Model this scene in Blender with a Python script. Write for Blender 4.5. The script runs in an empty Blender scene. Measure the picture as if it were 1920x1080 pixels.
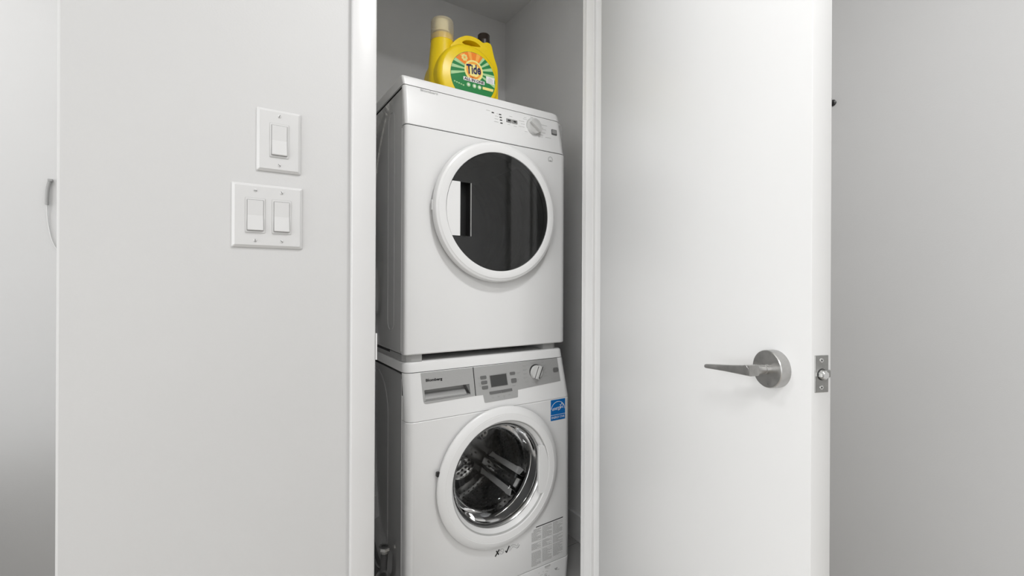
import bpy, bmesh, math, random
from mathutils import Vector, Matrix
random.seed(7)
PI = math.pi
scene = bpy.context.scene
C = scene.collection

# ------------------------------------------------------------------ camera, world, lights, exposure
cam_d = bpy.data.cameras.new('camera'); cam = bpy.data.objects.new('camera', cam_d); C.objects.link(cam)
cam_d.sensor_width = 36.0; cam_d.lens = 853.0 / 1920 * 36.0; cam_d.shift_y = -10 / 1920; cam_d.clip_start = 0.02
cam.matrix_world = (Matrix.Translation((0, 0, 1.085)) @ Matrix.Rotation(math.radians(-32.7), 4, 'Z')
                    @ Matrix.Rotation(PI / 2, 4, 'X') @ Matrix.Rotation(math.radians(0.27), 4, 'Z'))
scene.camera = cam

world = bpy.data.worlds.new('world'); scene.world = world; world.use_nodes = True
world.node_tree.nodes['Background'].inputs[0].default_value = (0.98, 0.99, 1.0, 1)
world.node_tree.nodes['Background'].inputs[1].default_value = 0.6

def area(name, loc, rot, sx, sy, power, color=(1, 0.998, 1.0)):
    l = bpy.data.lights.new(name, 'AREA'); l.shape = 'RECTANGLE'; l.size = sx; l.size_y = sy
    l.energy = power; l.color = color
    o = bpy.data.objects.new(name, l); C.objects.link(o); o.location = loc; o.rotation_euler = rot
    return o
area('ceiling_and_fill_light', (0.60, 0.12, 2.455), (0, 0, 0), 0.20, 0.20, 13.5)
area('ceiling_and_fill_light', (-0.85, -0.70, 2.455), (0, 0, 0), 0.45, 0.45, 17)
area('ceiling_and_fill_light', (-0.9, 1.25, 2.455), (0, 0, 0), 0.30, 0.30, 8)
area('ceiling_and_fill_light', (0.2, -1.9, 2.455), (0, 0, 0), 0.45, 0.45, 3)  # fill added behind the camera to brighten the right wall
area('window_and_fill_light', (-0.6, -3.15, 1.45), (math.radians(90), 0, 0), 2.6, 1.7, 5, (0.985, 0.99, 1.0))  # added frontal fill for the closet; the back wall has no window
area('window_and_fill_light', (-3.3, -0.7, 1.35), (0, math.radians(-90), 0), 2.1, 4.0, 74, (0.97, 0.985, 1.0))

scene.view_settings.view_transform = 'Standard'
scene.view_settings.look = 'None'
scene.view_settings.gamma = 1
scene.view_settings.use_curve_mapping = False
scene.view_settings.exposure = 0.11

# ------------------------------------------------------------------ materials
def mat(name, col, rough=0.5, metal=0.0, noise=0.0, nscale=40, bump=0.0, bscale=200, coat=0.0, spec=0.5, var_rough=0.0):
    m = bpy.data.materials.new(name); m.use_nodes = True
    nt = m.node_tree; b = nt.nodes['Principled BSDF']
    b.inputs['Base Color'].default_value = (*col, 1); b.inputs['Roughness'].default_value = rough
    b.inputs['Metallic'].default_value = metal; b.inputs['Coat Weight'].default_value = coat
    b.inputs['Coat Roughness'].default_value = 0.03
    b.inputs['Specular IOR Level'].default_value = spec
    tc = nt.nodes.new('ShaderNodeTexCoord')
    if noise or var_rough:
        n = nt.nodes.new('ShaderNodeTexNoise'); n.inputs['Scale'].default_value = nscale; n.inputs['Detail'].default_value = 4
        nt.links.new(tc.outputs['Object'], n.inputs['Vector'])
    if noise:
        r = nt.nodes.new('ShaderNodeValToRGB')
        r.color_ramp.elements[0].position = 0.3; r.color_ramp.elements[1].position = 0.7
        r.color_ramp.elements[0].color = (*[max(0, c * (1 - noise)) for c in col], 1)
        r.color_ramp.elements[1].color = (*[min(1, c * (1 + noise)) for c in col], 1)
        nt.links.new(n.outputs['Fac'], r.inputs['Fac']); nt.links.new(r.outputs['Color'], b.inputs['Base Color'])
    if var_rough:
        mr = nt.nodes.new('ShaderNodeMapRange')
        mr.inputs['To Min'].default_value = max(0, rough - var_rough); mr.inputs['To Max'].default_value = rough + var_rough
        nt.links.new(n.outputs['Fac'], mr.inputs['Value']); nt.links.new(mr.outputs['Result'], b.inputs['Roughness'])
    if bump:
        n2 = nt.nodes.new('ShaderNodeTexNoise'); n2.inputs['Scale'].default_value = bscale; n2.inputs['Detail'].default_value = 5
        bp = nt.nodes.new('ShaderNodeBump'); bp.inputs['Strength'].default_value = bump; bp.inputs['Distance'].default_value = 0.002
        nt.links.new(tc.outputs['Object'], n2.inputs['Vector']); nt.links.new(n2.outputs['Fac'], bp.inputs['Height'])
        nt.links.new(bp.outputs['Normal'], b.inputs['Normal'])
    return m

def glass(name, tint, refl_rough=0.02, ior=1.5, boost=0.0):
    m = bpy.data.materials.new(name); m.use_nodes = True; nt = m.node_tree
    nt.nodes.remove(nt.nodes['Principled BSDF'])
    out = nt.nodes['Material Output']
    t = nt.nodes.new('ShaderNodeBsdfTransparent'); t.inputs[0].default_value = (*tint, 1)
    g = nt.nodes.new('ShaderNodeBsdfGlossy'); g.inputs['Roughness'].default_value = refl_rough
    f = nt.nodes.new('ShaderNodeFresnel'); f.inputs['IOR'].default_value = ior
    a = nt.nodes.new('ShaderNodeMath'); a.operation = 'ADD'; a.inputs[1].default_value = boost
    mx = nt.nodes.new('ShaderNodeMixShader')
    nt.links.new(f.outputs[0], a.inputs[0]); nt.links.new(a.outputs[0], mx.inputs[0])
    nt.links.new(t.outputs[0], mx.inputs[1]); nt.links.new(g.outputs[0], mx.inputs[2])
    nt.links.new(mx.outputs[0], out.inputs[0])
    return m

M = {}
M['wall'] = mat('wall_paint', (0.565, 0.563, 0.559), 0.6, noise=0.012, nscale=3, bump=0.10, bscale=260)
M['ceiling'] = mat('ceiling_paint', (0.82, 0.82, 0.81), 0.8, bump=0.05)
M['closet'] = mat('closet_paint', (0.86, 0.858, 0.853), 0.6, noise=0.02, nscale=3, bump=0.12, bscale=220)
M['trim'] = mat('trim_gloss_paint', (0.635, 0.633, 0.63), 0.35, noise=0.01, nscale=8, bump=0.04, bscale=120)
M['jamb'] = mat('lit_jamb_paint', (0.84, 0.837, 0.83), 0.4, noise=0.01, nscale=8, bump=0.04, bscale=120)  # trim paint lightened to stand in for light on the right jamb
M['door'] = mat('door_paint', (0.735, 0.735, 0.73), 0.38, noise=0.008, nscale=4, bump=0.03, bscale=150)
M['enamel'] = mat('white_enamel', (0.80, 0.80, 0.795), 0.20, noise=0.006, nscale=5, coat=0.4)
M['side'] = mat('shaded_enamel_side', (0.47, 0.47, 0.466), 0.06, noise=0.01, nscale=5, coat=1.0)  # white enamel darkened to carry the closet's shade on the dryer side
M['wside'] = mat('deep_shaded_enamel_side', (0.27, 0.27, 0.268), 0.06, noise=0.01, nscale=5, coat=1.0)  # same enamel, darker still for the deeper shade beside the washer
M['plastic'] = mat('white_plastic', (0.80, 0.80, 0.795), 0.3, noise=0.006, nscale=6)
M['switch'] = mat('switch_plastic', (0.60, 0.598, 0.594), 0.32, noise=0.006, nscale=6)
M['groove'] = mat('dark_gap', (0.03, 0.03, 0.03), 0.8, noise=0.1)
M['greyline'] = mat('grey_seam', (0.45, 0.45, 0.44), 0.6, noise=0.05)
M['black'] = mat('black_plastic', (0.012, 0.012, 0.012), 0.35, noise=0.1)
M['rubber'] = mat('grey_rubber', (0.10, 0.10, 0.10), 0.55, noise=0.1, nscale=30)
M['silver'] = mat('silver_fascia', (0.42, 0.42, 0.415), 0.42, metal=0.25, noise=0.02, nscale=300)
M['darkgrey'] = mat('dark_grey_plastic', (0.14, 0.14, 0.138), 0.4, noise=0.06)
M['midgrey'] = mat('mid_grey_plastic', (0.30, 0.30, 0.295), 0.4, noise=0.05)
M['display'] = mat('display_dark', (0.055, 0.056, 0.055), 0.25, noise=0.05)
M['knob'] = mat('knob_satin', (0.70, 0.70, 0.69), 0.28, metal=0.3, noise=0.03)
M['chrome'] = mat('chrome', (0.80, 0.80, 0.79), 0.12, metal=1.0, noise=0.03, nscale=20)
M['rim'] = mat('dark_chrome', (0.50, 0.50, 0.495), 0.2, metal=1.0, noise=0.05)
M['steel'] = mat('brushed_steel', (0.46, 0.455, 0.445), 0.30, metal=1.0, noise=0.12, nscale=60, var_rough=0.08)
M['plate'] = mat('latch_steel', (0.40, 0.40, 0.39), 0.38, metal=0.9, noise=0.1, nscale=90)
M['drum'] = mat('drum_steel', (0.34, 0.34, 0.336), 0.15, metal=1.0, noise=0.15, nscale=14, var_rough=0.08)
M['drumbright'] = mat('lifter_lit_white', (0.93, 0.93, 0.92), 0.35, metal=0.0, noise=0.06, nscale=20)  # plain white that paints the light on the lifter flanks
M['dryerdrum'] = mat('dryer_drum', (0.55, 0.55, 0.545), 0.3, metal=0.5, noise=0.1, nscale=12)
M['foil'] = mat('duct_foil', (0.85, 0.85, 0.84), 0.15, metal=1.0, noise=0.1, nscale=60, bump=0.6, bscale=70)
M['ink'] = mat('black_ink', (0.01, 0.01, 0.01), 0.6, noise=0.1)
M['greyink'] = mat('grey_ink', (0.36, 0.36, 0.355), 0.6, noise=0.05)
M['softink'] = mat('soft_grey_ink', (0.50, 0.50, 0.49), 0.6, noise=0.05)
M['blue'] = mat('sticker_blue', (0.0, 0.13, 0.42), 0.4, noise=0.03)
M['white'] = mat('print_white', (0.85, 0.85, 0.84), 0.5, noise=0.02)
M['yellow'] = mat('yellow_bottle', (0.86, 0.62, 0.004), 0.33, noise=0.03, nscale=12)
M['orange'] = mat('label_orange', (0.90, 0.24, 0.015), 0.4, noise=0.03)
M['lorange'] = mat('label_light_orange', (0.95, 0.42, 0.06), 0.4, noise=0.03)
M['green'] = mat('label_green', (0.012, 0.22, 0.055), 0.4, noise=0.05)
M['lgreen'] = mat('label_light_green', (0.42, 0.66, 0.33), 0.4, noise=0.05)
M['pyellow'] = mat('label_pale_yellow', (0.93, 0.82, 0.28), 0.4, noise=0.03)
M['navy'] = mat('label_navy', (0.012, 0.012, 0.09), 0.4, noise=0.05)
M['cream'] = mat('cream_spout', (0.95, 0.87, 0.55), 0.4, noise=0.05)
M['capblack'] = mat('black_cap', (0.02, 0.012, 0.008), 0.35, noise=0.1)
M['tile'] = mat('floor_tile', (0.50, 0.495, 0.485), 0.42, noise=0.05, nscale=6, bump=0.05, bscale=60)
M['grout'] = mat('grout', (0.10, 0.10, 0.098), 0.9, noise=0.1)
M['wood'] = mat('room_floor', (0.46, 0.43, 0.39), 0.45, noise=0.08, nscale=5)
M['dglass'] = glass('dark_door_glass', (0.56, 0.56, 0.56), 0.015, 1.5, 0.012)
M['wglass'] = glass('clear_door_glass', (0.82, 0.82, 0.82), 0.01, 1.30, 0.0)
M['capclear'] = glass('clear_cap_plastic', (0.93, 0.91, 0.86), 0.25, 1.4, 0.03)
_nt = M['capclear'].node_tree; _mx = _nt.nodes.new('ShaderNodeMixShader'); _mx.inputs[0].default_value = 0.38
_df = _nt.nodes.new('ShaderNodeBsdfTranslucent'); _df.inputs[0].default_value = (0.95, 0.9, 0.8, 1); _d2 = _nt.nodes.new('ShaderNodeBsdfDiffuse'); _d2.inputs[0].default_value = (0.95, 0.9, 0.8, 1)
_ad = _nt.nodes.new('ShaderNodeMixShader'); _nt.links.new(_df.outputs[0], _ad.inputs[1]); _nt.links.new(_d2.outputs[0], _ad.inputs[2])
_src = _nt.nodes['Material Output'].inputs[0].links[0].from_socket
_nt.links.new(_src, _mx.inputs[1]); _nt.links.new(_ad.outputs[0], _mx.inputs[2]); _nt.links.new(_mx.outputs[0], _nt.nodes['Material Output'].inputs[0])

# ------------------------------------------------------------------ helpers
def thing(name, label, cat, loc=(0, 0, 0), group=None):
    o = bpy.data.objects.new(name, None); C.objects.link(o); o.location = loc; o.empty_display_size = 0.05
    o['label'] = label; o['category'] = cat
    if group: o['group'] = group
    return o

def base_of(p):
    while p is not None and p.parent is not None: p = p.parent
    return Vector(p.location) if p is not None else Vector((0, 0, 0))

def link_mesh(name, me, m, parent=None, smooth=None, loc=None):
    if m is not None:
        me.materials.clear(); me.materials.append(M[m] if isinstance(m, str) else m)
    if parent is not None:
        me.transform(Matrix.Translation(-base_of(parent)))
    if smooth is not None:
        me.polygons.foreach_set('use_smooth', [True] * len(me.polygons))
        me.update()
        if smooth < 180:
            bm = bmesh.new(); bm.from_mesh(me)
            for e in bm.edges:
                if len(e.link_faces) == 2 and e.calc_face_angle(0) > math.radians(smooth): e.smooth = False
            bm.to_mesh(me); bm.free()
    o = bpy.data.objects.new(name, me); C.objects.link(o)
    if parent is not None: o.parent = parent
    return o

def obj(name, bm, m, parent=None, smooth=None):
    bmesh.ops.recalc_face_normals(bm, faces=bm.faces[:])
    me = bpy.data.meshes.new(name); bm.to_mesh(me); bm.free()
    return link_mesh(name, me, m, parent, smooth)

def struct(name, bm, m, smooth=None, parent=None):
    o = obj(name, bm, m, parent, smooth)
    if parent is None: o['kind'] = 'structure'
    return o

def add_box(bm, a, b, bevel=0.0, seg=2):
    t = bmesh.new()
    bmesh.ops.create_cube(t, size=1)
    for v in t.verts:
        v.co = Vector(((a[i] + b[i]) / 2 + v.co[i] * (b[i] - a[i]) for i in range(3)))
    if bevel:
        bmesh.ops.bevel(t, geom=t.edges[:], offset=bevel, segments=seg, affect='EDGES', profile=0.5)
    merge(bm, t); return bm

def merge(bm, t):
    me = bpy.data.meshes.new('tmp'); t.to_mesh(me); t.free(); bm.from_mesh(me); bpy.data.meshes.remove(me)

def box(a, b, bevel=0.0, seg=2):
    return add_box(bmesh.new(), a, b, bevel, seg)

def loft(rings, closed=True, cap=True, bm=None):
    bm = bm or bmesh.new()
    R = [[bm.verts.new(p) for p in r] for r in rings]
    n = len(rings[0])
    for i in range(len(R) - 1):
        for j in range(n if closed else n - 1):
            k = (j + 1) % n
            bm.faces.new((R[i][j], R[i][k], R[i + 1][k], R[i + 1][j]))
    if cap:
        bm.faces.new(R[0]); bm.faces.new(R[-1])
    return bm

def flat(v0):                       # a vertical plane facing the room
    return lambda z: v0
def slope(z0, v0, z1, v1):          # a plane leaning back
    return lambda z: v0 + (z - z0) / (z1 - z0) * (v1 - v0)

def prism(poly, plane, back, front, bm=None):
    """polygon of (u, z) standing on a plane v = plane(z); from 'back' to 'front' metres proud of it"""
    return loft([[(u, plane(z) - back, z) for u, z in poly], [(u, plane(z) - front, z) for u, z in poly]], bm=bm)

def rrect(u0, u1, z0, z1, r, n=4):
    pts = []
    for cx, cz, a0 in ((u1 - r, z1 - r, 0), (u0 + r, z1 - r, 90), (u0 + r, z0 + r, 180), (u1 - r, z0 + r, 270)):
        for i in range(n + 1):
            a = math.radians(a0 + 90 * i / n); pts.append((cx + r * math.cos(a), cz + r * math.sin(a)))
    return pts

def circ(u, z, r, n=32, a0=0, a1=2 * PI, full=True):
    return [(u + r * math.cos(a0 + (a1 - a0) * i / (n if full else n - 1)), z + r * math.sin(a0 + (a1 - a0) * i / (n if full else n - 1))) for i in range(n)]

def lathe(cu, cz, prof, n=64, bm=None, closed_prof=False):
    """profile of (radius, v) turned about the front-back axis through (cu, cz)"""
    bm = bm or bmesh.new()
    R = []
    for r, v in prof:
        if r < 1e-6: R.append([bm.verts.new((cu, v, cz))])
        else: R.append([bm.verts.new((cu + r * math.cos(2 * PI * i / n), v, cz + r * math.sin(2 * PI * i / n))) for i in range(n)])
    pairs = list(zip(R, R[1:])) + ([(R[-1], R[0])] if closed_prof else [])
    for A, B in pairs:
        for i in range(n):
            k = (i + 1) % n
            if len(A) == 1 and len(B) == 1: continue
            if len(A) == 1: bm.faces.new((A[0], B[i], B[k]))
            elif len(B) == 1: bm.faces.new((A[i], A[k], B[0]))
            else: bm.faces.new((A[i], A[k], B[k], B[i]))
    return bm

def vlathe(cx, cy, prof, n=40, bm=None):
    """profile of (radius, z) turned about a vertical axis"""
    bm = bm or bmesh.new(); R = []
    for r, z in prof:
        if r < 1e-6: R.append([bm.verts.new((cx, cy, z))])
        else: R.append([bm.verts.new((cx + r * math.cos(2 * PI * i / n), cy + r * math.sin(2 * PI * i / n), z)) for i in range(n)])
    for A, B in zip(R, R[1:]):
        for i in range(n):
            k = (i + 1) % n
            if len(A) == 1: bm.faces.new((A[0], B[i], B[k]))
            elif len(B) == 1: bm.faces.new((A[i], A[k], B[0]))
            else: bm.faces.new((A[i], A[k], B[k], B[i]))
    return bm

def catmull(pts, per=8, closed=False):
    P = [Vector(p) for p in pts]; out = []
    n = len(P)
    for i in range(n if closed else n - 1):
        if closed: a, b, c, d = P[(i - 1) % n], P[i], P[(i + 1) % n], P[(i + 2) % n]
        else: a, b, c, d = P[max(i - 1, 0)], P[i], P[i + 1], P[min(i + 2, n - 1)]
        for k in range(per):
            t = k / per
            out.append(0.5 * ((2 * b) + (c - a) * t + (2 * a - 5 * b + 4 * c - d) * t * t + (3 * b - a - 3 * c + d) * t ** 3))
    if not closed: out.append(P[-1])
    return out

def tube(pts, rad, n=10, bm=None, closed=False):
    bm = bm or bmesh.new(); P = [Vector(p) for p in pts]; N = len(P); R = []
    up = Vector((0.13, 0.31, 0.94)); prev = None
    for i, p in enumerate(P):
        if closed: t = (P[(i + 1) % N] - P[i - 1]).normalized()
        else: t = (P[min(i + 1, N - 1)] - P[max(i - 1, 0)]).normalized()
        x = (prev if prev is not None else up); x = (x - t * x.dot(t))
        if x.length < 1e-4: x = Vector((1, 0, 0)) - t * t.x
        x.normalize(); y = t.cross(x); prev = x
        r = rad(i / (N - 1)) if callable(rad) else rad
        R.append([bm.verts.new(p + r * (math.cos(2 * PI * k / n) * x + math.sin(2 * PI * k / n) * y)) for k in range(n)])
    for i in range(N if closed else N - 1):
        A, B = R[i], R[(i + 1) % N]
        for k in range(n):
            bm.faces.new((A[k], A[(k + 1) % n], B[(k + 1) % n], B[k]))
    if not closed: bm.faces.new(R[0]); bm.faces.new(R[-1])
    return bm

def boolean(o, cutter_bm):
    """cut a solid out of a mesh object"""
    bmesh.ops.recalc_face_normals(cutter_bm, faces=cutter_bm.faces[:])
    cm = bpy.data.meshes.new('cutter'); cutter_bm.to_mesh(cm); cutter_bm.free()
    if o.parent is not None: cm.transform(Matrix.Translation(-base_of(o)))
    co = bpy.data.objects.new('cutter', cm); C.objects.link(co)
    if o.parent is not None: co.location = base_of(o)
    md = o.modifiers.new('cut', 'BOOLEAN'); md.operation = 'DIFFERENCE'; md.object = co; md.solver = 'EXACT'
    bpy.context.view_layer.update()
    dg = bpy.context.evaluated_depsgraph_get()
    me = bpy.data.meshes.new_from_object(o.evaluated_get(dg))
    o.modifiers.clear(); old = o.data; o.data = me; bpy.data.meshes.remove(old)
    bpy.data.objects.remove(co); bpy.data.meshes.remove(cm)
    return o

def text(name, s, u, z, height, plane, m, parent, width=None, proud=0.0006, rot=0.0, shear=0.0, bold=0.0, align='LEFT', extra=None):
    """flat lettering facing the room, its left baseline (or centre) at (u, z)"""
    cu = bpy.data.curves.new('letters', 'FONT'); cu.body = s; cu.size = 1.0; cu.align_x = align
    cu.shear = shear; cu.offset = bold; cu.resolution_u = 3; cu.extrude = 0.0
    t = bpy.data.objects.new('letters', cu); C.objects.link(t)
    bpy.context.view_layer.update()
    me = bpy.data.meshes.new_from_object(t.evaluated_get(bpy.context.evaluated_depsgraph_get()))
    bpy.data.objects.remove(t); bpy.data.curves.remove(cu)
    xs = [v.co.x for v in me.vertices]
    sy = height / 0.70; sx = sy if width is None else width / (max(xs) - min(xs))
    c, sn = math.cos(rot), math.sin(rot)
    for v in me.vertices:
        x = v.co.x * sx; y = v.co.y * sy
        U = u + c * x - sn * y; Z = z + sn * x + c * y
        v.co = (U, plane(Z) - proud, Z)
    me.name = name
    return link_mesh(name, me, m, parent)

# ------------------------------------------------------------------ room shell
CEIL = 2.47
bm = box((-3.4, -3.2, -0.10), (1.70, 1.02, 0.0)); add_box(bm, (-3.4, 1.02, -0.10), (-0.224, 2.0, 0.0))
struct('floor', bm, 'wood')
bm = box((-0.224, 1.02, -0.10), (1.70, 2.17, -0.004))
fl = struct('floor_closet', bm, 'grout'); fl['kind'] = 'structure'
tile_me = None
for i, u0 in enumerate((0.079, 0.685)):
    for j, v0 in enumerate((0.842, 1.148, 1.454, 1.760)):
        a = (max(u0, 0.285), max(v0, 1.022), -0.004); b = (min(u0 + 0.602, 1.28), min(v0 + 0.302, 2.07), 0.0)
        if b[0] > 1.25: b = (1.28, b[1], b[2])
        obj('tile', box(a, b, 0.0012, 1), 'tile', fl)
struct('ceiling', box((-3.4, -3.2, CEIL), (1.70, 2.17, CEIL + 0.1)), 'ceiling')

HEAD = 2.30
UL, UR = 0.2885, 0.985                  # opening between the jambs
bm = bmesh.new()
add_box(bm, (-0.224, 1.02, 0), (UL - 0.014, 1.115, CEIL), 0.004)
add_box(bm, (UR + 0.014, 1.02, 0), (1.70, 1.115, CEIL))
add_box(bm, (UL - 0.014, 1.02, HEAD + 0.014), (UR + 0.014, 1.115, CEIL))
struct('wall_front', bm, 'wall')
struct('wall_corridor', box((-0.224, 1.115, 0), (-0.124, 2.0, CEIL)), 'wall')
struct('wall_far', box((-3.4, 2.0, 0), (-0.124, 2.1, CEIL)), 'wall')
struct('wall_right', box((1.70, -3.3, 0), (1.80, 1.115, CEIL)), 'wall')
bm = bmesh.new()
add_box(bm, (-3.4, -3.3, 0), (1.70, -3.2, CEIL))
struct('wall_back', bm, 'wall')
bm = bmesh.new()                         # window wall on the left: sill wall, head and piers round a wide opening
add_box(bm, (-3.5, -3.3, 0), (-3.4, -2.8, CEIL)); add_box(bm, (-3.5, 1.4, 0), (-3.4, 2.1, CEIL))
add_box(bm, (-3.5, -2.8, 0), (-3.4, 1.4, 0.25)); add_box(bm, (-3.5, -2.8, 2.40), (-3.4, 1.4, CEIL))
struct('wall_left', bm, 'wall')
# closet
struct('wall_closet_left', box((0.185, 1.115, 0), (0.285, 2.17, CEIL)), 'closet')
struct('wall_closet_right', box((1.28, 1.115, 0), (1.38, 2.17, CEIL)), 'closet')
struct('wall_closet_back', box((0.285, 2.07, 0), (1.28, 2.17, CEIL)), 'closet')
bm = box((1.266, 1.13, 0.0), (1.28, 2.07, 0.112), 0.003)
struct('baseboard_right', bm, 'closet')
bm = box((0.285, 2.056, 0.0), (1.266, 2.07, 0.112), 0.003)
struct('baseboard_back', bm, 'closet')

# jambs and casing
bm = box((UL - 0.014, 1.012, 0), (UL, 1.118, HEAD), 0.0025)
jl = struct('trim_1', bm, 'trim'); jl['label'] = 'white left door jamb board of the closet opening'
bm = bmesh.new()                          # strike plate lip curling round the jamb edge
loft([[(UL + 0.0005, 1.040, z), (UL + 0.0018, 1.040, z), (UL + 0.0018, 1.008, z), (UL + 0.0035, 1.0045, z), (UL + 0.0030, 1.0025, z), (UL + 0.0005, 1.0035, z)]
      for z in (0.914, 0.920, 0.955, 0.972)], bm=bm)
obj('strike_plate', bm, 'trim', jl)
bm = box((UR, 1.012, 0), (UR + 0.014, 1.118, HEAD), 0.0025)
add_box(bm, (UR - 0.011, 1.055, 0), (UR + 0.001, 1.09, HEAD), 0.002)
struct('trim_2', bm, 'jamb')
bm = box((UL, 1.012, HEAD), (UR, 1.118, HEAD + 0.014), 0.002)
struct('trim_3', bm, 'trim')
bm = bmesh.new()
def casing(u0, u1, z0, z1):
    add_box(bm, (u0, 1.0045, z0), (u1, 1.0205, z1), 0.0035, 3)
casing(0.2365, UL + 0.0005, 0, HEAD + 0.05)
struct('trim_4', bm, 'trim', 40)
bm = bmesh.new(); casing(UR + 0.012, UR + 0.066, 0, HEAD + 0.05); struct('trim_5', bm, 'trim', 40)
bm = bmesh.new(); casing(UL + 0.0005, UR + 0.012, HEAD + 0.002, HEAD + 0.05); struct('trim_6', bm, 'trim', 40)

# ------------------------------------------------------------------ open door
PH = Vector((0.9357, 0.981, 0)); DV = Vector((-0.331, -0.9437, 0)).normalized(); NV = Vector((-0.9438, 0.3305, 0)).normalized()
def D(s, n, z): return PH + DV * s + NV * n + Vector((0, 0, z))
dm = Matrix(((DV.x, NV.x, 0, PH.x), (DV.y, NV.y, 0, PH.y), (0, 0, 1, 0), (0, 0, 0, 1)))
def dobj(name, bm, m, parent, smooth=None):
    bmesh.ops.transform(bm, matrix=dm, verts=bm.verts[:]); return obj(name, bm, m, parent, smooth)
bm = box((0, -0.0345, 0.012), (0.71, 0, 2.285), 0.0018, 2)
bmesh.ops.transform(bm, matrix=dm, verts=bm.verts[:])
door = struct('door_1', bm, 'door', 30)
door['label'] = 'white flat closet door standing open at the right'
def xlathe(s, z, prof, n=40, bm=None):      # turned about the door's normal: profile (radius, n)
    b = lathe(s, z, [(r, v) for r, v in prof], n, bm); return b
LZ, LS = 0.9547, 0.6480
hd = dobj('rosette', xlathe(LS, LZ, [(0, 0.0), (0.0285, 0.0), (0.0288, 0.002), (0.0288, 0.0165), (0.0278, 0.0178), (0.0085, 0.018), (0, 0.018)]), 'steel', door, 35)
dobj('neck', xlathe(LS, LZ, [(0, 0.017), (0.0078, 0.017), (0.0078, 0.0225), (0.0070, 0.0228), (0.0070, 0.0238), (0.0076, 0.0242), (0.0076, 0.0552), (0.0070, 0.0562), (0, 0.0562)], 28), 'steel', hd, 35)
bm = bmesh.new(); rings = []
for t, h, w in ((-0.0045, 0.0082, 0.0175), (0.002, 0.0080, 0.0170), (0.05, 0.0052, 0.0140), (0.098, 0.0035, 0.0115), (0.1, 0.0028, 0.0105)):
    s = LS + 0.004 - t; n0 = 0.0560; rr = min(h, 0.0022)
    rings.append([(s, n0 - w / 2 + p, LZ - 0.0004 - t * 0.108 + q) for p, q in rrect(-w / 2, w / 2, -h, h, rr, 3)])
loft(rings, bm=bm); dobj('lever', bm, 'steel', hd, 35)
bm = bmesh.new()
# latch plate on the door edge
pl = dobj('latch_plate', box((0.7095, -0.0290, 0.9318), (0.7112, -0.0055, 0.9843), 0.0006, 1), 'plate', door)
pl['label'] = 'metal latch plate on the door edge'
def edge_disc(n, z, r, x0, x1, k=20):
    b = bmesh.new()
    return loft([[(x0, n + r * math.cos(2 * PI * i / k), z + r * math.sin(2 * PI * i / k)) for i in range(k)],
                 [(x1, n + r * 0.92 * math.cos(2 * PI * i / k), z + r * 0.92 * math.sin(2 * PI * i / k)) for i in range(k)]], bm=b)
dobj('latch_hole', edge_disc(-0.0172, 0.9573, 0.0088, 0.7110, 0.71135), 'groove', pl)
bm = bmesh.new()                           # bevelled spring latch
arc = [(-0.0105 - 0.0000, 0)]
rings = []
for x, sc in ((0.700, 1.0), (0.7135, 1.0), (0.7175, 0.86), (0.7185, 0.7)):
    rings.append([(x + (0.004 * (k / 11.0 - 0.5) if x > 0.71 else 0), -0.0172 - 0.0068 + 0.0136 * k / 11, 0.9573 + sc * 0.0072 * math.sin(PI * (0.12 + 0.76 * k / 11))) for k in range(12)] +
                 [(x + (0.004 * (k / 11.0 - 0.5) if x > 0.71 else 0), -0.0172 - 0.0068 + 0.0136 * k / 11, 0.9573 - sc * 0.0072 * math.sin(PI * (0.12 + 0.76 * k / 11))) for k in range(11, -1, -1)])
loft(rings, bm=bm); dobj('latch_bolt', bm, 'chrome', pl, 40)
dobj('latch_tongue', box((0.7105, -0.0302, 0.9530), (0.7140, -0.0225, 0.9635), 0.0012, 2), 'plate', pl)
for z in (0.9772, 0.9389):
    sc = dobj('screw', edge_disc(-0.0165, z, 0.0032, 0.7110, 0.7119, 16), 'chrome', pl)
    dobj('screw_recess', edge_disc(-0.0165, z, 0.0013, 0.7119, 0.71205, 8), 'groove', pl)
for z in (0.22, 1.05, 2.05):
    hb = dobj('hinge', box((-0.0022, -0.032, z - 0.045), (-0.0002, -0.003, z + 0.045), 0.0004, 1), 'plate', door)

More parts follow.
